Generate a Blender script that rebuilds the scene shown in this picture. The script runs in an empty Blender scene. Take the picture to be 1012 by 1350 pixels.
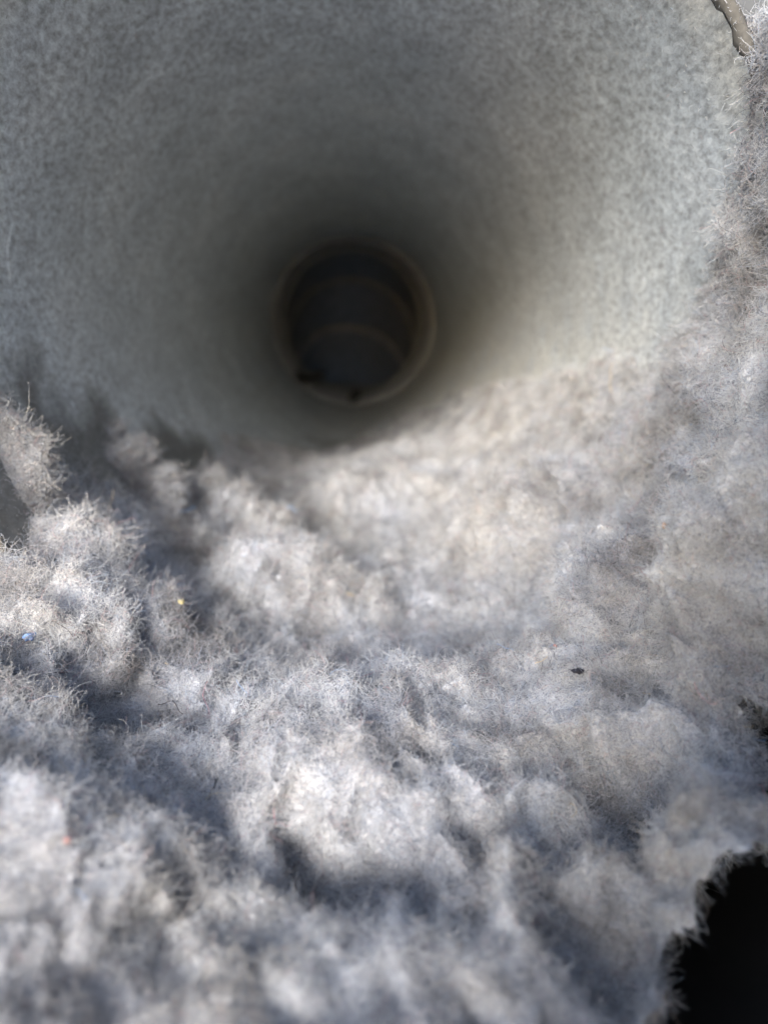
import bpy, math, random
import numpy as np
from mathutils import Vector, Matrix
from mathutils.bvhtree import BVHTree

# ------------------------------------------------------------------ camera, sky, sun, exposure
scene = bpy.context.scene
COL = scene.collection
MM = 0.001
rng = np.random.default_rng(11)
random.seed(4)

CAM = np.array([0.0, -85.0, 0.0])            # millimetres; the duct axis is the Y axis, its mouth is at y = 0
cam_data = bpy.data.cameras.new('camera')
cam = bpy.data.objects.new('camera', cam_data)
COL.objects.link(cam)
cam.location = CAM * MM
cam.rotation_euler = (math.radians(90 - 15.86), 0, math.radians(-2.57))
cam_data.sensor_fit = 'HORIZONTAL'
cam_data.sensor_width = 36
cam_data.lens = 31.3
cam_data.clip_start = 0.002
cam_data.clip_end = 100
cam_data.dof.use_dof = True
cam_data.dof.focus_distance = 0.0735
cam_data.dof.aperture_fstop = 23
scene.camera = cam

SUN_EL, SUN_AZ = math.radians(22), math.radians(-17)    # azimuth measured from behind the camera, towards the left
sun_from = Vector((math.sin(SUN_AZ) * math.cos(SUN_EL), -math.cos(SUN_AZ) * math.cos(SUN_EL), math.sin(SUN_EL)))
world = bpy.data.worlds.new('World')
scene.world = world
world.use_nodes = True
nt = world.node_tree
bg = nt.nodes['Background']
sky = nt.nodes.new('ShaderNodeTexSky')
sky.sky_type = 'NISHITA'
sky.sun_disc = False
sky.sun_elevation = SUN_EL
sky.sun_rotation = math.atan2(sun_from.x, sun_from.y)
sky.air_density = 1.0
sky.dust_density = 1.8
sky.ozone_density = 1.2
nt.links.new(sky.outputs[0], bg.inputs[0])
bg.inputs[1].default_value = 0.15
sun_data = bpy.data.lights.new('sun', 'SUN')
sun_data.energy = 1.35
sun_data.angle = math.radians(20)
sun_data.color = (1.0, 0.992, 0.98)
sun = bpy.data.objects.new('sun', sun_data)
COL.objects.link(sun)
sun.rotation_euler = sun_from.to_track_quat('Z', 'Y').to_euler()
sun.location = sun_from * 3

scene.view_settings.view_transform = 'Standard'
scene.view_settings.look = 'None'
scene.view_settings.gamma = 1
scene.view_settings.exposure = 2.12
scene.cycles.max_bounces = 8
scene.cycles.diffuse_bounces = 6
scene.cycles.use_denoising = True


# ------------------------------------------------------------------ helpers
def tag(o, label=None, cat=None, group=None, kind=None):
    if label: o['label'] = label
    if cat: o['category'] = cat
    if group: o['group'] = group
    if kind: o['kind'] = kind
    return o


def empty(name, loc=(0, 0, 0)):
    o = bpy.data.objects.new(name, None)
    o.empty_display_size = 0.01
    o.location = Vector(loc) * MM
    COL.objects.link(o)
    return o


def mesh_obj(name, verts, faces, mat, parent=None, smooth=True):
    me = bpy.data.meshes.new(name)
    verts = np.asarray(verts, dtype=np.float32) * MM
    me.from_pydata(verts.tolist(), [], faces if isinstance(faces, list) else faces.tolist())
    me.materials.append(mat)
    if smooth:
        me.polygons.foreach_set('use_smooth', [True] * len(me.polygons))
    me.update()
    o = bpy.data.objects.new(name, me)
    COL.objects.link(o)
    if parent is not None:
        o.parent = parent
        o.matrix_parent_inverse = Matrix.Translation(-Vector(parent.location))
    return o


def _hash(ix, iy, iz, seed):
    h = (ix * 374761393 + iy * 668265263 + iz * 2147483647 + seed * 144665) & 0xFFFFFFFF
    h = ((h ^ (h >> 13)) * 1274126177) & 0xFFFFFFFF
    h = ((h ^ (h >> 16)) * 2246822519) & 0xFFFFFFFF
    return (h ^ (h >> 15)) & 0xFFFFFFFF


_G = np.random.default_rng(5).normal(size=(256, 3))
_G /= np.linalg.norm(_G, axis=1)[:, None]


def perlin(P, seed=0):
    """Gradient noise at the rows of P, about -1 to 1."""
    P = np.asarray(P, dtype=np.float64)
    I = np.floor(P).astype(np.int64)
    F = P - I
    U = F * F * F * (F * (F * 6 - 15) + 10)
    out = np.zeros(len(P))
    for dx in (0, 1):
        wx = U[:, 0] if dx else 1 - U[:, 0]
        for dy in (0, 1):
            wy = U[:, 1] if dy else 1 - U[:, 1]
            for dz in (0, 1):
                wz = U[:, 2] if dz else 1 - U[:, 2]
                g = _G[_hash(I[:, 0] + dx, I[:, 1] + dy, I[:, 2] + dz, seed) & 255]
                d = (F[:, 0] - dx) * g[:, 0] + (F[:, 1] - dy) * g[:, 1] + (F[:, 2] - dz) * g[:, 2]
                out += wx * wy * wz * d
    return out * 1.6


def fbm(P, scale, octaves=3, seed=0):
    s = 0; a = 1.0
    for k in range(octaves):
        s = s + a * perlin(P / scale, seed + k)
        scale *= 0.5; a *= 0.5
    return s


def smooth(a, b, x):
    t = np.clip((x - a) / (b - a), 0, 1)
    return t * t * (3 - 2 * t)


def polar(th, y, r):
    """Angle from straight down (radians, + to the right), distance along the duct, radius -> xyz in mm."""
    return np.stack([np.sin(th) * r, y, -np.cos(th) * r], axis=-1)


# ------------------------------------------------------------------ materials
def new_mat(name):
    m = bpy.data.materials.new(name)
    m.use_nodes = True
    n = m.node_tree
    return m, n, n.nodes['Principled BSDF']


def node(n, kind, **kw):
    o = n.nodes.new(kind)
    for k, v in kw.items():
        if k in o.inputs.keys():
            o.inputs[k].default_value = v
        else:
            setattr(o, k, v)
    return o


def ramp(n, src, stops):
    r = n.nodes.new('ShaderNodeValToRGB')
    el = r.color_ramp.elements
    while len(el) < len(stops):
        el.new(0.5)
    for e, (p, c) in zip(el, stops):
        e.position = p
        e.color = (*c, 1)
    n.links.new(src, r.inputs[0])
    return r.outputs[0]


def mixc(n, fac, a, b, mode='MIX'):
    m = n.nodes.new('ShaderNodeMix')
    m.data_type = 'RGBA'
    m.blend_type = mode
    for sock, v in ((m.inputs[0], fac), (m.inputs[6], a), (m.inputs[7], b)):
        if hasattr(v, 'is_linked'):
            n.links.new(v, sock)
        else:
            sock.default_value = v if not isinstance(v, tuple) else (*v, 1)
    return m.outputs[2]


def noise(n, vec, scale, detail=3, rough=0.55, dist=0.0):
    t = node(n, 'ShaderNodeTexNoise', Scale=scale, Detail=detail, Roughness=rough, Distortion=dist)
    n.links.new(vec, t.inputs['Vector'])
    return t.outputs['Fac']


def lint_core_mat():
    m, n, b = new_mat('packed_lint')
    g = node(n, 'ShaderNodeNewGeometry').outputs['Position']
    c = ramp(n, noise(n, g, 110, 4), [(0.30, (0.36, 0.355, 0.355)), (0.5, (0.56, 0.56, 0.57)), (0.72, (0.70, 0.71, 0.73))])
    tint = ramp(n, noise(n, g, 65, 3), [(0.3, (0.95, 0.97, 1.03)), (0.5, (1.0, 1.0, 1.0)), (0.75, (1.0, 0.98, 0.94))])
    c = mixc(n, 1.0, c, tint, 'MULTIPLY')
    fine = ramp(n, noise(n, g, 2200, 3, 0.7), [(0.35, (0.55, 0.55, 0.56)), (0.62, (1, 1, 1))])
    c = mixc(n, 0.8, c, fine, 'MULTIPLY')
    c = mixc(n, 1.0, c, (0.69, 0.69, 0.695), 'MULTIPLY')
    n.links.new(c, b.inputs['Base Color'])
    b.inputs['Roughness'].default_value = 1
    b.inputs['Specular IOR Level'].default_value = 0.0
    bump = node(n, 'ShaderNodeBump', Strength=0.8, Distance=0.0005)
    n.links.new(noise(n, g, 1800, 3, 0.7), bump.inputs['Height'])
    n.links.new(bump.outputs[0], b.inputs['Normal'])
    return m


def lint_fibre_mat():
    m, n, b = new_mat('lint_fibre')
    h = node(n, 'ShaderNodeHairInfo')
    g = node(n, 'ShaderNodeNewGeometry').outputs['Position']
    c = ramp(n, h.outputs['Random'],
             [(0.0, (0.10, 0.10, 0.11)), (0.05, (0.34, 0.34, 0.37)), (0.13, (0.70, 0.70, 0.72)), (0.55, (0.84, 0.85, 0.87)),
              (0.80, (0.88, 0.87, 0.85)), (0.90, (0.62, 0.72, 0.86)), (0.94, (0.84, 0.80, 0.72)), (0.99, (0.74, 0.52, 0.54))])
    big = ramp(n, noise(n, g, 110, 4), [(0.28, (0.55, 0.53, 0.52)), (0.5, (0.90, 0.90, 0.90)), (0.64, (1, 1, 1))])
    c = mixc(n, 1.0, c, big, 'MULTIPLY')
    tint = ramp(n, noise(n, g, 65, 3), [(0.3, (0.95, 0.98, 1.03)), (0.5, (1.0, 1.0, 1.0)), (0.72, (1.0, 0.975, 0.93))])
    c = mixc(n, 1.0, c, tint, 'MULTIPLY')
    c = mixc(n, 1.0, c, (0.71, 0.71, 0.715), 'MULTIPLY')
    n.nodes.remove(b)
    d = node(n, 'ShaderNodeBsdfDiffuse')
    t = node(n, 'ShaderNodeBsdfTranslucent')
    mx = node(n, 'ShaderNodeMixShader')
    mx.inputs[0].default_value = 0.3
    n.links.new(c, d.inputs[0]); n.links.new(c, t.inputs[0])
    n.links.new(d.outputs[0], mx.inputs[1]); n.links.new(t.outputs[0], mx.inputs[2])
    n.links.new(mx.outputs[0], n.nodes['Material Output'].inputs[0])
    return m


def duct_mat():
    m, n, b = new_mat('dusty_galvanised_steel')
    g = node(n, 'ShaderNodeNewGeometry').outputs['Position']
    stretch = node(n, 'ShaderNodeMapping')
    stretch.inputs['Scale'].default_value = (1, 0.55, 1)
    n.links.new(g, stretch.inputs['Vector'])
    sv = stretch.outputs[0]
    c = ramp(n, noise(n, g, 45, 4), [(0.3, (0.58, 0.63, 0.67)), (0.55, (0.67, 0.72, 0.76)), (0.75, (0.74, 0.78, 0.81))])
    # lint dust that has settled in little tufts
    f = ramp(n, noise(n, sv, 1000, 4, 0.7, 0.1), [(0.32, (0.55, 0.55, 0.56)), (0.50, (0.94, 0.95, 0.96)), (0.68, (1.30, 1.30, 1.30))])
    c = mixc(n, 1.0, c, f, 'MULTIPLY')
    f2 = ramp(n, noise(n, sv, 200, 4, 0.6, 0.1), [(0.32, (0.78, 0.78, 0.79)), (0.5, (0.97, 0.97, 0.97)), (0.68, (1.1, 1.1, 1.1))])
    c = mixc(n, 0.8, c, f2, 'MULTIPLY')
    # beige dust low on the wall and round the rim
    sep = node(n, 'ShaderNodeSeparateXYZ')
    n.links.new(g, sep.inputs[0])
    def mapr(src, a, b_):
        r = node(n, 'ShaderNodeMapRange')
        r.inputs[1].default_value = a; r.inputs[2].default_value = b_
        n.links.new(src, r.inputs[0])
        return r.outputs[0]
    low = n.nodes.new('ShaderNodeMath'); low.operation = 'MULTIPLY'
    n.links.new(mapr(sep.outputs['Z'], 0.018, -0.022), low.inputs[0]); n.links.new(mapr(sep.outputs['X'], -0.03, 0.035), low.inputs[1])
    low = low.outputs[0]
    rim = mapr(sep.outputs['Y'], 0.006, -0.003)
    mx = node(n, 'ShaderNodeMath', operation='MAXIMUM')
    n.links.new(low, mx.inputs[0]); n.links.new(rim, mx.inputs[1])
    nz = node(n, 'ShaderNodeMath', operation='MULTIPLY')
    nz2 = mapr(noise(n, g, 140, 4), 0.25, 0.55)
    n.links.new(mx.outputs[0], nz.inputs[0]); n.links.new(nz2, nz.inputs[1])
    c = mixc(n, nz.outputs[0], c, mixc(n, 1.0, f, (0.69, 0.685, 0.645), 'MULTIPLY'))
    # shade painted into the colour low on the left, upper edge sinking inwards
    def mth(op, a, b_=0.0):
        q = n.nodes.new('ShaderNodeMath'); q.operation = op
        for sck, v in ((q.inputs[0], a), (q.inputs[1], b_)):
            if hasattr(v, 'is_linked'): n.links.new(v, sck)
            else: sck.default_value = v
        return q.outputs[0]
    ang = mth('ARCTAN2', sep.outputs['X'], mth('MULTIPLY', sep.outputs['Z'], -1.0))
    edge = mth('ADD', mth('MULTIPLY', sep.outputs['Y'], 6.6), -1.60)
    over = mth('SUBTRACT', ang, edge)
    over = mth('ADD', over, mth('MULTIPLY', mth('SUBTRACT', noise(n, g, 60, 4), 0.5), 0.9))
    painted_shade = mth('MULTIPLY', mapr(over, 0.0, 0.22), mapr(ang, 0.3, -0.2))
    c = mixc(n, mth('MULTIPLY', painted_shade, 0.8), c, (0.11, 0.105, 0.095))
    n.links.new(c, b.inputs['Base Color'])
    b.inputs['Metallic'].default_value = 0.4
    b.inputs['Roughness'].default_value = 0.5
    b.inputs['Specular IOR Level'].default_value = 0.35
    bump = node(n, 'ShaderNodeBump', Strength=0.45, Distance=0.0003)
    n.links.new(noise(n, sv, 1000, 4, 0.7, 0.1), bump.inputs['Height'])
    n.links.new(bump.outputs[0], b.inputs['Normal'])
    return m


def plain(name, col, rough=0.7, metal=0.0, var=0.25, scale=150, spec=0.4):
    m, n, b = new_mat(name)
    g = node(n, 'ShaderNodeNewGeometry').outputs['Position']
    lo = tuple(x * (1 - var) for x in col); hi = tuple(min(1, x * (1 + var)) for x in col)
    n.links.new(ramp(n, noise(n, g, scale, 4), [(0.3, lo), (0.7, hi)]), b.inputs['Base Color'])
    b.inputs['Roughness'].default_value = rough
    b.inputs['Metallic'].default_value = metal
    b.inputs['Specular IOR Level'].default_value = spec
    return m


M_CORE = lint_core_mat()
M_FIBRE = lint_fibre_mat()
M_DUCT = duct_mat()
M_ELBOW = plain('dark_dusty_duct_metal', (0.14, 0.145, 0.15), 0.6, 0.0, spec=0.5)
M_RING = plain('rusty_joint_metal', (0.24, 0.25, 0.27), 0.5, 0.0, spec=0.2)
M_HOOD = plain('black_hood_plastic', (0.012, 0.011, 0.010), 0.8)
M_RIM = plain('tan_dusty_edge', (0.085, 0.08, 0.072), 0.9, 0, 0.4, 900)
M_WALL = plain('grey_painted_wall', (0.09, 0.095, 0.10), 0.8, 0, 0.06, 30)

R = 50.0


# ------------------------------------------------------------------ the duct
def tube(r0, y0, y1, nth, ny, wob=0.0, seed=0, th0=0.0, th1=2 * math.pi):
    th = np.linspace(th0, th1, nth)
    ys = np.linspace(y0, y1, ny)
    T, Y = np.meshgrid(th, ys)
    T = T.ravel(); Y = Y.ravel()
    P = polar(T, Y, np.full_like(T, r0))
    rr = r0 + wob * fbm(P, 22, 2, seed)
    P = polar(T, Y, rr)
    i = np.arange(ny - 1)[:, None] * nth + np.arange(nth - 1)[None, :]
    i = i.ravel()
    F = np.stack([i, i + 1, i + nth + 1, i + nth], 1)
    return P, F


def revolve(profile, nth=128, wob=0.0, closed=True):
    """profile: (r, y) points of a closed outline, turned round the duct axis."""
    th = np.linspace(0, 2 * math.pi, nth, endpoint=False)
    V = []
    for t in th:
        for r, y in profile:
            V.append((math.sin(t) * r, y, -math.cos(t) * r))
    k = len(profile)
    F = []
    for a in range(nth):
        b = (a + 1) % nth
        for j in range(k if closed else k - 1):
            j2 = (j + 1) % k
            F.append((a * k + j, a * k + j2, b * k + j2, b * k + j))
    return V, F


duct = empty('galvanised_duct', (0, 0, -50))
tag(duct, 'round galvanised metal duct seen from its mouth, dusty grey inside, dark at its far end', 'duct')
Pi, Fi = tube(R, -5.2, 345, 257, 351, 0.20, 3)
Po, Fo = tube(R + 0.7, -5.2, 345, 257, 2)
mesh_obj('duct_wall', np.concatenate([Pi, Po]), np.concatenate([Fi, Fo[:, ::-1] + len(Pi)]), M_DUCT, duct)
V, F = revolve([(50.05, -4.9), (49.85, -5.3), (49.8, -5.8), (50.0, -6.2), (50.5, -6.4), (51.0, -6.1), (51.2, -5.5), (51.1, -4.8)], 256)
V = np.array(V)
V = V * np.array([1.0, 1, 1.0]) + 0.5 * np.stack([perlin(V / 1.2, 61), perlin(V / 2.0, 62), perlin(V / 2.0, 63)], 1)
rim_o = mesh_obj('rolled_rim', V, F, M_RIM, duct)
RIM = (V, np.array([(f[0], f[1], f[2]) for f in F] + [(f[0], f[2], f[3]) for f in F]))
# the lengthwise lock seam, high on the left wall
sv, sf = [], []
for k, y in enumerate(np.linspace(1.6, 344, 60)):
    for (a, r) in ((-3.2, 50.05), (-2.9, 49.35), (2.6, 49.25), (3.1, 50.05)):
        t = math.radians(-171) + a / R
        sv.append(tuple(polar(np.array(t), np.array(y), np.array(r + 0.08 * math.sin(k * 1.7)))))
for k in range(59):
    for j in range(3):
        a = k * 4 + j
        sf.append((a, a + 1, a + 5, a + 4))
# crimp: a short dark fold pressed into the sheet on the left
cv, cf = [], []
nn = 16
for k in range(nn):
    t = math.radians(-92 - 15 * k / (nn - 1))
    w = 0.85 * math.sin(math.pi * (k + 0.5) / nn) ** 0.6
    for (dy, dr) in ((-w, 0.05), (-w * 0.5, 0.22 * w), (0, 0.3 * w), (w * 0.5, 0.22 * w), (w, 0.05)):
        cv.append(tuple(polar(np.array(t), np.array(19.5 + dy + 0.5 * math.sin(k * 0.5)), np.array(R - dr - 0.02))))
for k in range(nn - 1):
    for j in range(4):
        a = k * 5 + j
        cf.append((a, a + 1, a + 6, a + 5))
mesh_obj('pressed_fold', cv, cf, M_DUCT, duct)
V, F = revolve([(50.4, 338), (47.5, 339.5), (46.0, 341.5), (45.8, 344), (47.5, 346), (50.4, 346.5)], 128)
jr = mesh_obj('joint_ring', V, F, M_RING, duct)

# the elbow behind it: short gored segments that turn down and to the left
elbow = empty('duct_elbow', (0, 346, -47))
tag(elbow, 'dark gored elbow turning downwards beyond the far end of the grey duct', 'duct elbow')
# mitre planes along the bending axis: (x, y, z, tilt down, turn left, radius)
mitres = [(0, 344.8, 0, 0, 0, 47.0), (0, 366, 0, 7, 1, 46), (-1, 408, -12, 22, 2, 45), (-3, 444, -38, 38, 3, 43), (-5, 474, -78, 55, 4, 42), (-6, 500, -200, 75, 4, 42)]
def mitre_ring(x, y, z, tilt, turn, r, nth=96, shift=0.0):
    Mx = Matrix.Translation((x, y, z)) @ Matrix.Rotation(math.radians(turn), 4, 'Z') @ Matrix.Rotation(math.radians(-tilt), 4, 'X')
    st = 1 / math.cos(math.radians(9))
    return [tuple(Mx @ Vector((math.sin(2 * math.pi * i / nth) * r, shift, -math.cos(2 * math.pi * i / nth) * r * st))) for i in range(nth)]
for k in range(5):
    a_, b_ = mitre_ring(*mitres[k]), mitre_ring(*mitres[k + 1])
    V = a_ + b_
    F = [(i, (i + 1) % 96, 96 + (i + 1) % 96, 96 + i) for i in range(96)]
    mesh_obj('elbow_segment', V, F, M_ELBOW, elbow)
    if k < 4:                              # raised bead at the joint
        x, y, z, tl, tn, r = mitres[k + 1]
        prof = ((0.4, -3.2), (-2.2, -2.4), (-3.8, 0), (-2.6, 1.9), (0.4, 3.0))
        V, F = [], []
        for dr, sh in prof:
            V += mitre_ring(x, y, z, tl, tn, r + dr, 96, sh)
        for q in range(4):
            F += [(q * 96 + i, q * 96 + (i + 1) % 96, q * 96 + 96 + (i + 1) % 96, q * 96 + 96 + i) for i in range(96)]
        mesh_obj('elbow_bead', V, F, M_RING if k == 2 else M_ELBOW, elbow)  # lighter metal on one bead paints in its pale highlight

g_ = 9000
ground = mesh_obj('ground', [(-g_, -g_, -700), (g_, -g_, -700), (g_, g_, -700), (-g_, g_, -700)], [(0, 1, 2, 3)], plain('pale_concrete', (0.55, 0.55, 0.54), 0.9, 0, 0.12, 6), smooth=False)
tag(ground, 'pale concrete ground below the wall', 'ground', kind='structure')

# the wall the duct comes out of, with a round hole for it
nth = 96
V, F = [], []
for ring, (rr, y) in enumerate(((51.8, 90), (51.8, 5.0), (695, 5.0))):
    for i in range(nth):
        t = 2 * math.pi * i / nth
        q = rr
        if ring == 2:
            q = rr / max(abs(math.sin(t)), abs(math.cos(t)))
        V.append((math.sin(t) * q, y, -math.cos(t) * q))
for j in range(2):
    for i in range(nth):
        a = j * nth + i; b = j * nth + (i + 1) % nth
        F.append((a, b, b + nth, a + nth))
wall = mesh_obj('exterior_wall', V, F, M_WALL, smooth=False)
tag(wall, 'grey painted wall round the mouth of the duct', 'wall', kind='structure')

# the vent hood below the mouth: an open black half trough, the lint lies in it
hood = empty('vent_hood', (0, 0, -78))
tag(hood, 'black vent hood trough below the duct mouth, showing dark through the gap in the lint', 'vent hood')
def trough(r, th0, th1, y0, y1, n=40, t=1.5):
    V, F = [], []
    for k in range(n + 1):
        th = math.radians(th0 + (th1 - th0) * k / n)
        for rr, y in ((r, y0), (r, y1), (r + t, y1), (r + t, y0)):
            V.append((math.sin(th) * rr, y, -math.cos(th) * rr))
    for k in range(n):
        for j in range(4):
            a = k * 4 + j; b = k * 4 + (j + 1) % 4
            F.append((a, b, b + 4, a + 4))
    F.append((0, 1, 2, 3)); F.append(tuple(n * 4 + q for q in (3, 2, 1, 0)))
    return V, F
V, F = trough(76, -62, 88, -78, 4.5)
mesh_obj('trough', V, F, M_HOOD, hood)
V, F = [], []
n = 40
for k in range(n + 1):                      # back plate between the duct rim and the trough
    th = math.radians(-95 + 190 * k / n)
    for rr in (51.6, 75.9):
        for y in (2.0, 3.4):
            V.append((math.sin(th) * rr, y, -math.cos(th) * rr))
for k in range(n):
    a = k * 4
    F += [(a, a + 2, a + 6, a + 4), (a + 1, a + 5, a + 7, a + 3), (a, a + 4, a + 5, a + 1), (a + 2, a + 3, a + 7, a + 6)]
mesh_obj('back_plate', V, F, M_HOOD, hood)


# unseen panel added behind the camera to shade the lint on the right
V, F = [], []
for (x, y) in ((-16, -124), (78, -116), (79, -119), (-15, -127)):
    for z in (-84, 28 if x < 20 else 105):
        V.append((x, y, z))
F = [(0, 1, 3, 2), (2, 3, 5, 4), (4, 5, 7, 6), (6, 7, 1, 0), (1, 7, 5, 3), (0, 2, 4, 6)]
mesh_obj('added_shade_panel', V, F, M_HOOD, hood, smooth=False)
V = [(x, y, z) for x in (70, 72) for y in (-116, -9) for z in (-78, 84)]  # unseen panel added at the right to block sky light there
F = [(0, 1, 3, 2), (4, 6, 7, 5), (0, 4, 5, 1), (2, 3, 7, 6), (0, 2, 6, 4), (1, 5, 7, 3)]
mesh_obj('added_side_panel', V, F, M_HOOD, hood, smooth=False)


# ------------------------------------------------------------------ the lint
def interp(y, pts):
    return np.interp(y, [p[0] for p in pts], [p[1] for p in pts])


def detail(P, amp=1.0, seed=0, soft=0.0):
    """Puffy relief of packed lint: rounded tufts with creases between them, over four sizes. Positive is towards the axis."""
    q = P + 2.2 * np.stack([perlin(P / 9.0, seed + 31), perlin(P / 9.0, seed + 32), perlin(P / 9.0, seed + 33)], 1)
    def puff(x, soft_=0.10):
        return 0.36 - np.sqrt(x * x + soft_ * soft_)
    big = fbm(q, 19.0, 2, seed) * 2.0
    b1 = puff(perlin(q / 8.0, seed + 5)) * -3.6
    b2 = puff(perlin(q / 3.8, seed + 6)) * -1.3
    b3 = puff(perlin(q / 1.7, seed + 7), 0.06) * -0.55
    b4 = perlin(q / 0.8, seed + 8) * 0.28
    pits = -4.2 * smooth(0.32, 0.72, perlin(q / 6.0, seed + 9)) - 1.8 * smooth(0.32, 0.68, perlin(q / 2.6, seed + 10))
    return amp * (big + b1 + b2 + (b3 + b4) * (1 - soft) + pits)


ALL = []                                     # (verts, tri index) of every lint surface, for scattering and resting things


def lint_surface(name, T, Y, t, nth, ny, label, cat, group=None, kind=None, keep=-0.5, wob=1.0, seed=0, whole=False):
    """A sheet of lint: t is its thickness above the duct wall at each grid point; faces buried in the wall are dropped."""
    # outside the mouth the lint on the left lies in a shelf instead of following the round of the duct
    h = np.interp(np.degrees(T), [-85, -65, -45, -25, 0], [25, 25, 32, 37, 42])
    c_ = np.cos(np.clip(T, math.radians(-80), 0))
    want = np.where(T < 0, h / c_, 42.0)
    t = t - (want - 41.0) * smooth(6, -4, Y) * smooth(0, -0.5, T)
    P = polar(T, Y, R - t)
    # sideways ruffle so that tufts overhang
    W = np.stack([perlin(P / 3.2, seed + 51), perlin(P / 3.2, seed + 52), perlin(P / 3.2, seed + 53)], 1)
    P = P + wob * 0.9 * W
    i = (np.arange(ny - 1)[:, None] * nth + np.arange(nth - 1)[None, :]).ravel()
    F = np.stack([i, i + 1, i + nth + 1, i + nth], 1)
    tt = t[F].max(1)
    F = F[(tt > keep) & (whole | ~torn(T, Y)[F].any(1))]
    used = np.unique(F)
    remap = np.zeros(len(P), dtype=np.int64); remap[used] = np.arange(len(used))
    P = P[used]; F = remap[F]
    o = mesh_obj(name, P, F, M_CORE)
    tag(o, label, cat, group, kind)
    tris = np.concatenate([F[:, [0, 1, 2]], F[:, [0, 2, 3]]])
    ALL.append((o, P, tris))
    return o


# hollows pressed or torn in the lint: angle, y, half sizes (mm), turn, depth
HOLES = [(48, -37, 4.6, 5.8, 0), (35, -61, 11, 15.5, 10)]       # torn right through
DENTS = [(48, -37, 7.5, 9, 0, 13), (30, -60, 13, 17, 0, 9), (22, -45, 6, 4.5, 20, 8), (53, -13, 11, 3.2, 28, 8), (41, -25, 6, 3, -10, 6), (34, -33, 5, 3.5, 20, 6), (57, -31, 8, 3, 10, 6), (-4, 5, 13, 3.5, -4, 6), (-14, 35, 15, 5, -6, 10), (-36, 19, 9, 4, -20, 7),
         (39, 12, 8, 4.5, 20, 8), (30, 46, 10, 5, 10, 9), (44, 30, 8, 3, 20, 7), (52, 55, 8, 4, 10, 7), (20, 75, 10, 4, 0, 8), (60, 30, 6, 3, 20, 6), (50, 36, 6, 5, 0, 4), (-2, -41, 7, 3, 10, 5), (18, -37, 4, 3, 0, 4), (25, -36, 6, 5, 0, 6),
         (21, 5, 12, 9, -8, 13), (-31, -19, 12, 6, 8, 11), (3, 57, 11, 8, 0, 11), (-45, 29, 15, 7, -20, 12), (-67, -4, 5, 5, 0, 5),
         (-7, -35.5, 2.2, 3.0, 20, 10), (-4, -38, 1.6, 1.8, 20, 7), (6, -42, 1.8, 2.2, 0, 8), (13, -37, 1.8, 2.4, 10, 8), (2, -26, 2.8, 1.4, 0, 6), (9, -29, 2.0, 1.4, 0, 6), (27, -31, 2.6, 1.6, 20, 7), (-17, -43, 1.6, 1.8, 0, 6), (19, -30, 1.8, 1.6, 0, 6), (31, -36, 7, 6, 10, 7), (54, -6, 9, 3.5, 25, 6), (58, 12, 4, 7, 20, 4),
         (12, -24, 4, 2.2, 0, 4), (36, 8, 5, 3, 40, 4), (44, 40, 5, 4, 0, 3.5), (-52, -12, 5, 3.5, 20, 4), (75, -2, 3.5, 4, 0, 3.5), (22, -30, 3.5, 3, 0, 4),
         (-34, 56, 8, 5, 0, 4), (33, 60, 5, 3, 0, 3), (48, -20, 5, 3, 40, 5), (0, -16, 4, 2.5, 0, 3), (64, -14, 3, 5, 20, 4)]


def torn(T, Y):
    P = polar(T, Y, np.full_like(T, R))
    wob = 0.13 * fbm(P, 6, 3, 420)
    out = np.zeros(len(T), bool)
    for th, y, a, b, rot in HOLES:
        S = (T - math.radians(th)) * 43; V = Y - y
        c, s = math.cos(math.radians(rot)), math.sin(math.radians(rot))
        out |= np.sqrt(((S * c + V * s) / a) ** 2 + ((-S * s + V * c) / b) ** 2) + wob < 1
    return out


def dents(T, Y):
    out = np.zeros_like(T)
    P = polar(T, Y, np.full_like(T, R))
    wob = 0.30 * fbm(P, 7, 3, 400)
    for th, y, a, b, rot, depth in DENTS:
        S = (T - math.radians(th)) * 43; V = Y - y
        c, s = math.cos(math.radians(rot)), math.sin(math.radians(rot))
        e = np.sqrt(((S * c + V * s) / a) ** 2 + ((-S * s + V * c) / b) ** 2) + wob
        out += depth * smooth(1.15, 0.3, e)
    return out


# --- the bed: one continuous layer along the bottom of the duct and out over the hood
TH_L = [(-80, -78), (-3, -78), (2, -70), (8, -71), (20, -63), (45, -53), (80, -48), (112, -48), (150, -32), (183, -12), (225, 6), (242, 14), (262, 30)]
TH_R = [(-80, 124), (-12, 122), (0, 116), (7, 106), (12, 92), (28, 82), (60, 78), (96, 73), (150, 64), (188, 55), (225, 42), (242, 34), (262, 30)]


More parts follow.
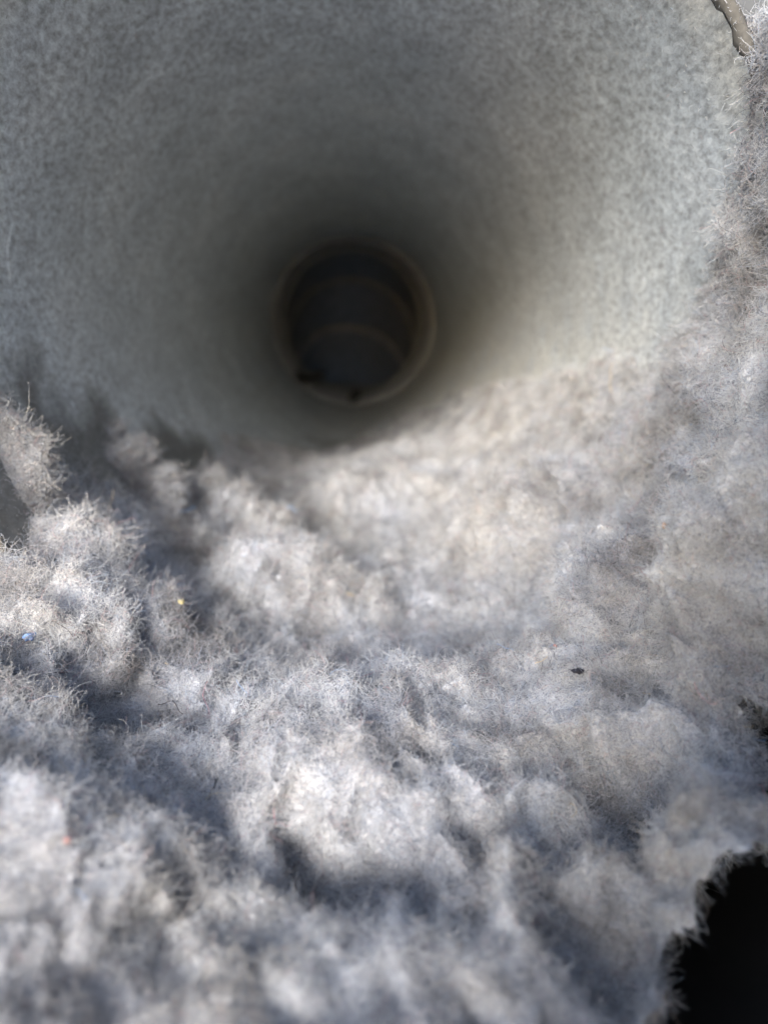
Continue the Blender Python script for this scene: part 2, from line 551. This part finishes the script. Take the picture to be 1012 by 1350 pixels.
def bed():
    dth = 0.42 / R
    ths = np.arange(math.radians(-100), math.radians(126), dth)
    ys = np.concatenate([np.arange(-80, 60, 0.42), np.arange(60, 265, 0.8)])
    T, Y = np.meshgrid(ths, ys)
    nth, ny = len(ths), len(ys)
    T = T.ravel(); Y = Y.ravel()
    P = polar(T, Y, np.full_like(T, R))
    deg = np.degrees(T)
    edge = 7 * fbm(P, 16, 3, 90)
    l = (deg - interp(Y, TH_L) + edge) * R * math.pi / 180
    r = (interp(Y, TH_R) - deg + edge) * R * math.pi / 180
    inner = np.minimum(l, r)                                  # mm in from the nearer side edge
    top = 2.8 + 3.2 * smooth(10, -20, Y) - 1.0 * smooth(120, 230, Y)
    t = -1.0 + (top + 1.0) * (1 - np.exp(-np.maximum(inner, 0) / 10.0)) + np.minimum(inner, 0) * 0.5
    d = detail(P, 1.0, 0)
    damp = smooth(-3, 8, inner) * (0.82 - 0.25 * smooth(60, 140, Y)) + 0.12
    t = t + d * damp
    t = t - dents(T, Y)
    t = np.where((inner > 1) & (Y > -8), np.maximum(t, 0.25 + 0.5 * perlin(P / 2.5, 98) + 0.3 * perlin(P / 1.1, 97)), t)
    t = t - 34 * smooth(-66, -79, Y)                          # the front edge sags to the trough
    t = np.where(Y > 0, t, np.maximum(t, -26))
    # inside the duct, faces behind the wall are dropped; outside it the sheet may hang lower
    t2 = t.copy()
    o = lint_surface('lint_bed', T, Y, np.where((Y > 0.5) | (inner < -1), t2, np.maximum(t2, -26)), nth, ny,
                     'thick bed of pale grey dryer lint lining the bottom of the duct', 'lint', kind='stuff', keep=-30, seed=0)
    return o


bed()


def clump(label, th, y, a, b, rot, top, seed, rough=1.0, flat=0.5, res=0.36, sink=-2.5, lean=0.0, deep=False):
    """A wad of lint centred at angle th (degrees) and y (mm): half sizes a (round the wall) and b (along the duct)."""
    th = math.radians(th)
    A, B = a * 1.35, b * 1.35
    nu = max(24, int(2 * A / res)); nv = max(24, int(2 * B / res))
    u, v = np.meshgrid(np.linspace(-A, A, nu), np.linspace(-B, B, nv))
    u = u.ravel(); v = v.ravel()
    c, s = math.cos(math.radians(rot)), math.sin(math.radians(rot))
    S = u * c - v * s; Yv = u * s + v * c
    T = th + S / R; Y = y + Yv
    P = polar(T, Y, np.full_like(T, R - 5)) + seed * 13.7
    e = np.sqrt((u / a) ** 2 + (v / b) ** 2) + (0.45 if min(a, b) < 8 else 0.26) * fbm(P, max(4.5, 0.7 * min(a, b)), 3, seed + 3)
    dome = 1 - np.clip(e, 0, 1.6) ** 2.2
    prof = np.where(dome > 0, np.abs(dome) ** flat, dome * 1.5)
    t = sink + (top - sink) * prof + lean * v / b * np.clip(dome, 0, 1)
    t = t + detail(P, rough, seed) * smooth(-0.1, 0.5, dome) * 0.8 - (0 if deep else dents(T, Y))
    return lint_surface('lint_clump', T, Y, t, nu, nv, label, 'lint clump', 'clumps of dryer lint', keep=-40 if deep else (-1.5 if y > 0 else -9), seed=seed, whole=deep)


clump('broad pale lint bank in sharp focus across the middle foreground, crest before a dark hollow', 2, -23, 27, 16, -3, 12, 1)
clump('narrow lint lip at the right end of the middle foreground bank, above the dark hollow', 21, -13, 13, 6, 6, 8.5, 14)
clump('brightest white lint mound at the lower left edge, in front of the shadowed hollow', -34, -44, 19, 12, 8, 10, 2)
clump('long pale lint bank rising against the left wall with the blue lint bit on it', -49, -6, 17, 12, 28, 11.0, 3)
clump('rounded lint ridge in the middle, second back from the foreground bank', -14, 21, 20, 8, -6, 13, 4, 0.9)
clump('blurred lint ridge behind the middle ridge, running under the dark duct wall', -31, 52, 15, 6.5, -12, 11.0, 5, 0.8)
clump('soft lint ridge beyond the small dark hollow in the centre of the duct floor', 6, 84, 22, 9, 4, 13.0, 15, 1.2)
clump('small soft lint lump alone in the shadow on the left wall', -55, 40, 12, 6.5, -25, 6.5, 6, 1.1, flat=0.8)
clump('lint lump at the left picture edge in the shadow of the duct wall', -69, 8, 9, 8, 10, 3.0, 7, 0.8, flat=0.8)
clump('grey lint slope on the right below the beige duct wall', 42, 26, 18, 18, 24, 13, 8, 1.3)
clump('fibrous lint wad hanging over the duct rim high on the right', 80, -8, 21, 12, 80, 7.0, 9, 0.8)
clump('lint hump between the middle bank and the wad on the rim', 46, -9, 12, 13, -20, 11.5, 10)
clump('blurred grey lint roll close to the lens at the right edge', 60, -26, 18, 8, 24, 15, 11)
clump('out of focus lint pile at the bottom centre, nearest the lens', -4, -52, 18, 13, 0, 9.0, 12)
clump('low rear lint drift far inside the duct before the dark elbow', 14, 116, 30, 26, -10, 11, 13, 0.9, res=0.6)


# ------------------------------------------------------------------ fibres
def fibres(owner, P, tris, count, seed, lo=0.9, hi=3.4, rad=0.0185, lift=0.33, name='fibres', mat=None, npt=8, curl=0.7, ymax=None):
    g = np.random.default_rng(seed)
    A, B, C = P[tris[:, 0]], P[tris[:, 1]], P[tris[:, 2]]
    N = np.cross(B - A, C - A)
    ar = np.linalg.norm(N, axis=1) / 2
    N = N / (2 * ar[:, None] + 1e-9)
    ctr = (A + B + C) / 3
    radial = -ctr * np.array([1, 0, 1]); radial /= np.linalg.norm(radial, axis=1)[:, None] + 1e-9
    flip = np.sign((N * radial).sum(1)); flip[flip == 0] = 1
    N = N * flip[:, None]
    D = CAM - ctr
    dist = np.linalg.norm(D, axis=1)
    w = ar / np.maximum(dist, 45) ** 1.5
    face = (N * D).sum(1) / dist
    w = w * np.where(face > -0.35, 1.0, 0.15)
    if ymax is not None:
        w = w * (ctr[:, 1] < ymax)
    # focus: fibres are only told apart near the plane of focus
    w = w / w.sum()
    idx = g.choice(len(tris), size=count, p=w)
    r1 = np.sqrt(g.random(count)); r2 = g.random(count)
    p = (1 - r1)[:, None] * A[idx] + (r1 * (1 - r2))[:, None] * B[idx] + (r1 * r2)[:, None] * C[idx]
    nrm = N[idx]
    rnd = g.normal(size=(count, 3)); rnd /= np.linalg.norm(rnd, axis=1)[:, None]
    tang = rnd - (rnd * nrm).sum(1)[:, None] * nrm
    tang /= np.linalg.norm(tang, axis=1)[:, None] + 1e-9
    up = (g.random(count) ** 1.5) * lift * 2
    d = tang + nrm * up[:, None]
    d /= np.linalg.norm(d, axis=1)[:, None]
    L = lo + (hi - lo) * g.random(count) ** 2.0
    sc_ = np.clip(np.linalg.norm(p - CAM, axis=1) / 80, 0.55, 1.9)[:, None]     # strands lie together in coarser bundles deep in the duct
    L = L * np.clip(sc_[:, 0], 0.6, 1.3)
    step = (L / (npt - 1))[:, None]
    # curl: a fixed turning axis per fibre that drifts a little
    ax = g.normal(size=(count, 3)); ax /= np.linalg.norm(ax, axis=1)[:, None]
    pts = np.zeros((count, npt, 3))
    p = p - nrm * 0.12
    amt = (g.random(count) ** 1.5 * curl * 1.6)[:, None]
    for k in range(npt):
        pts[:, k] = p
        p = p + d * step
        d = d + amt * np.cross(ax, d) + 0.16 * g.normal(size=(count, 3)) - nrm * (0.10 * k / npt)
        d /= np.linalg.norm(d, axis=1)[:, None]
        ax = ax + 0.35 * g.normal(size=(count, 3)); ax /= np.linalg.norm(ax, axis=1)[:, None]
    hc = bpy.data.hair_curves.new(name)
    hc.add_curves([npt] * count)
    hc.attributes['position'].data.foreach_set('vector', (pts * MM).astype(np.float32).ravel())
    taper = np.tile(np.linspace(1, 0.6, npt), (count, 1)) * (0.7 + 0.6 * g.random(count))[:, None] * rad * sc_
    ra = hc.attributes.get('radius') or hc.attributes.new('radius', 'FLOAT', 'POINT')
    ra.data.foreach_set('value', (taper * MM).astype(np.float32).ravel())
    hc.materials.append(mat or M_FIBRE)
    o = bpy.data.objects.new(name, hc)
    COL.objects.link(o)
    if owner is not None:
        o.parent = owner
        o.matrix_parent_inverse = Matrix.Translation(-Vector(owner.location))
    tag(o, kind='stuff')
    return o


TOTAL = 1700000
ws = []
for o, P, tris in ALL:
    A, B, C = P[tris[:, 0]], P[tris[:, 1]], P[tris[:, 2]]
    ar = np.linalg.norm(np.cross(B - A, C - A), axis=1) / 2
    ctr = (A + B + C) / 3
    dd = np.linalg.norm(ctr - CAM, axis=1)
    ws.append((ar / np.maximum(dd, 45) ** 1.5 * (ctr[:, 1] < 150)).sum())
ws = np.array(ws); ws /= ws.sum()
for k, (o, P, tris) in enumerate(ALL):
    n = int(TOTAL * ws[k])
    if n > 50:
        fibres(o, P, tris, n, 100 + k, ymax=150)

# thin fuzz on the duct wall near its mouth
trd = np.concatenate([Fi[:, [0, 1, 2]], Fi[:, [0, 2, 3]]])
sel = (Pi[trd[:, 0], 1] < 70)
fibres(duct, Pi, trd[sel], 26000, 77, lo=0.2, hi=0.8, rad=0.018, lift=0.35, name='clinging_fuzz', npt=4, curl=0.5)
fibres(duct, RIM[0], RIM[1], 6000, 78, lo=0.2, hi=0.8, rad=0.022, lift=0.5, name='rim_fuzz', npt=5, curl=0.6)


# ------------------------------------------------------------------ the bits caught in the lint
tree_v, tree_f = [], []
off = 0
for o, P, tris in ALL:
    tree_v.append(P); tree_f.append(tris + off); off += len(P)
BVH = BVHTree.FromPolygons(np.concatenate(tree_v).tolist(), np.concatenate(tree_f).tolist())


def rest(th, y, lift=0.3):
    """The point on the lint where the radius at this angle meets it, from the axis outwards, and the surface normal."""
    d = Vector((math.sin(math.radians(th)), 0, -math.cos(math.radians(th))))
    hit, nrm, _, _ = BVH.ray_cast(Vector((0, y, 0)), d)
    if hit is None:
        hit = Vector((0, y, 0)) + d * (R - 8)
        nrm = -d
    if nrm.dot(d) > 0: nrm = -nrm
    return hit + nrm * lift, nrm


def bit_mat(name, col, rough=0.8):
    return plain(name, col, rough, 0, 0.25, 900)


def blob(name, th, y, size, mat, label, cat, seed, group=None, stretch=(1, 1, 0.7), jag=0.35, lift=0.3):
    import bmesh
    bm = bmesh.new()
    bmesh.ops.create_icosphere(bm, subdivisions=3, radius=1)
    g = random.Random(seed)
    rot = Matrix.Rotation(g.uniform(0, 6.3), 3, 'Z') @ Matrix.Rotation(g.uniform(0, 6.3), 3, 'X')
    P = np.array([v.co[:] for v in bm.verts])
    k = 1 + jag * fbm(P, 0.9, 3, seed)
    for v, q in zip(bm.verts, k):
        v.co = rot @ Vector((v.co.x * stretch[0], v.co.y * stretch[1], v.co.z * stretch[2])) * float(q) * size
    verts = [v.co[:] for v in bm.verts]; faces = [[v.index for v in f.verts] for f in bm.faces]
    bm.free()
    c, nrm = rest(th, y, lift)
    o = mesh_obj(name, verts, faces, mat)
    o.location = c * MM
    return tag(o, label, cat, group)


def strand(name, th, y, pts, rad, mat, label, cat, lift=0.6):
    """A single loose hair: pts are (right, along, up) offsets in mm from the resting point; built as a thin tube."""
    c, nrm = rest(th, y, lift)
    pp = [Vector(q) for q in pts]
    sm = []
    for k in range(len(pp) - 1):
        p0 = pp[max(k - 1, 0)]; p1 = pp[k]; p2 = pp[k + 1]; p3 = pp[min(k + 2, len(pp) - 1)]
        for s in range(6):
            t = s / 6
            sm.append(0.5 * ((2 * p1) + (p2 - p0) * t + (2 * p0 - 5 * p1 + 4 * p2 - p3) * t * t + (-p0 + 3 * p1 - 3 * p2 + p3) * t ** 3))
    sm.append(pp[-1])
    V, F = [], []
    for k, q in enumerate(sm):
        d = (sm[min(k + 1, len(sm) - 1)] - sm[max(k - 1, 0)]).normalized()
        a = d.orthogonal().normalized(); b = d.cross(a)
        for j in range(6):
            an = j * math.pi / 3
            V.append((q + (a * math.cos(an) + b * math.sin(an)) * rad)[:])
    for k in range(len(sm) - 1):
        for j in range(6):
            F.append((k * 6 + j, k * 6 + (j + 1) % 6, k * 6 + 6 + (j + 1) % 6, k * 6 + 6 + j))
    o = mesh_obj(name, V, F, mat)
    o.location = c * MM
    return tag(o, label, cat)


M_BLUE = bit_mat('blue_cloth', (0.20, 0.31, 0.54))
M_BLACK = bit_mat('black_cloth', (0.012, 0.012, 0.02), 0.7)
M_RED = bit_mat('red_thread', (0.30, 0.17, 0.16))
M_YELLOW = bit_mat('yellow_thread', (0.50, 0.43, 0.22))
M_ORANGE = bit_mat('orange_thread', (0.38, 0.27, 0.20))
M_HAIR = bit_mat('dark_hair', (0.05, 0.04, 0.04), 0.5)
M_SHINE = bit_mat('glossy_grain', (0.85, 0.87, 0.9), 0.12)
blob('blue_lint_bit', -47, -15.6, 0.75, M_BLUE, 'small bright blue lint bit on the left lint bank', 'lint bit', 1, stretch=(1, 0.8, 0.55), jag=0.6, lift=0.5)
blob('black_speck', 33.6, -21.5, 0.62, M_BLACK, 'torn black speck on the pale lint right of centre', 'speck', 2, stretch=(1, 0.7, 0.5), jag=0.8, lift=0.7)
blob('red_speck', -30.9, -44.6, 0.26, M_RED, 'tiny red speck on the white lint at the lower left', 'speck', 3, lift=0.6)
blob('red_speck', 32.4, -16.5, 0.24, M_RED, 'tiny dull red speck behind the black speck', 'speck', 7, lift=0.5)
blob('yellow_speck', -33.2, -0.9, 0.42, M_YELLOW, 'tiny yellow speck on the lint left of centre', 'speck', 4, lift=0.6)
blob('orange_speck', 58.5, -26.1, 0.30, M_ORANGE, 'tiny orange speck on the lint near the right picture edge', 'speck', 5, lift=0.6)
blob('white_grain', 43.0, 62.4, 0.65, M_SHINE, 'shiny white grain deep in the duct on the right lint slope', 'grain', 8, lift=0.7, jag=0.2)
blob('white_grain', 5.1, 30.8, 0.42, M_SHINE, 'shiny white grain in the centre, behind the crest of the middle bank', 'grain', 9, lift=0.7, jag=0.2)
blob('white_grain', -17.8, 17.8, 0.36, M_SHINE, 'shiny white grain on the rounded middle lint ridge', 'grain', 10, lift=0.7, jag=0.2)
strand('curled_hair', -26.3, -15.3, [(-1.6, 0.3, 0.3), (-1.0, 0.1, 0.5), (0.0, 0.4, 0.7), (0.6, -0.2, 0.5), (1.2, -1.2, 0.3), (1.7, -1.6, 0.2)], 0.045, M_HAIR,
       'curled dark hair lying on lint beside the shadowed hollow', 'hair', lift=1.0)
strand('straight_hair', -45, -14.4, [(-3, 2, 0.4), (-1, 0.6, 0.6), (1, -0.9, 0.4), (2.2, -2.4, 0.2)], 0.035, M_HAIR,
       'thin brown hair slanting beside the blue lint bit', 'hair', lift=0.9)
M_SOOT = plain('dark_lint', (0.03, 0.03, 0.03), 1.0)
blob('dark_tuft', 1, 318, 4, M_SOOT, 'ragged dark tuft at the bottom of the far joint ring', 'lint tuft', 21, stretch=(1.4, 0.8, 0.7), jag=0.9, lift=0.5)
blob('dark_tuft', -40, 330, 4.5, M_SOOT, 'ragged dark tuft at the lower left of the far joint ring', 'lint tuft', 22, stretch=(1.7, 0.8, 0.8), jag=0.9, lift=0.5)
# coloured threads and crumbs too small and many to count, worked into the lint
for (nm, col, cnt, sd) in (('stray_dark_threads', (0.07, 0.06, 0.07), 700, 501), ('stray_blue_threads', (0.22, 0.36, 0.62), 350, 502),
                           ('stray_pink_threads', (0.62, 0.30, 0.33), 260, 503), ('stray_ochre_threads', (0.58, 0.44, 0.22), 320, 504)):
    o, P, tris = ALL[0]
    V = np.concatenate([a_[1] for a_ in ALL])
    Tt = []; off = 0
    for a_ in ALL:
        Tt.append(a_[2] + off); off += len(a_[1])
    f = fibres(None, V, np.concatenate(Tt), cnt, sd, lo=1.0, hi=5.0, rad=0.028, lift=0.25, name=nm, mat=plain(nm, col, 0.8), npt=8, curl=0.5, ymax=60)
    tag(f, nm.split('_')[1] + ' threads scattered through the pale lint', 'threads')
f = fibres(None, V, np.concatenate(Tt), 1100, 506, lo=5.0, hi=12.0, rad=0.017, lift=0.16, name='long_pale_threads', mat=M_FIBRE, npt=18, curl=0.28, ymax=60)
tag(f, 'long pale threads looping over the lint', 'threads')
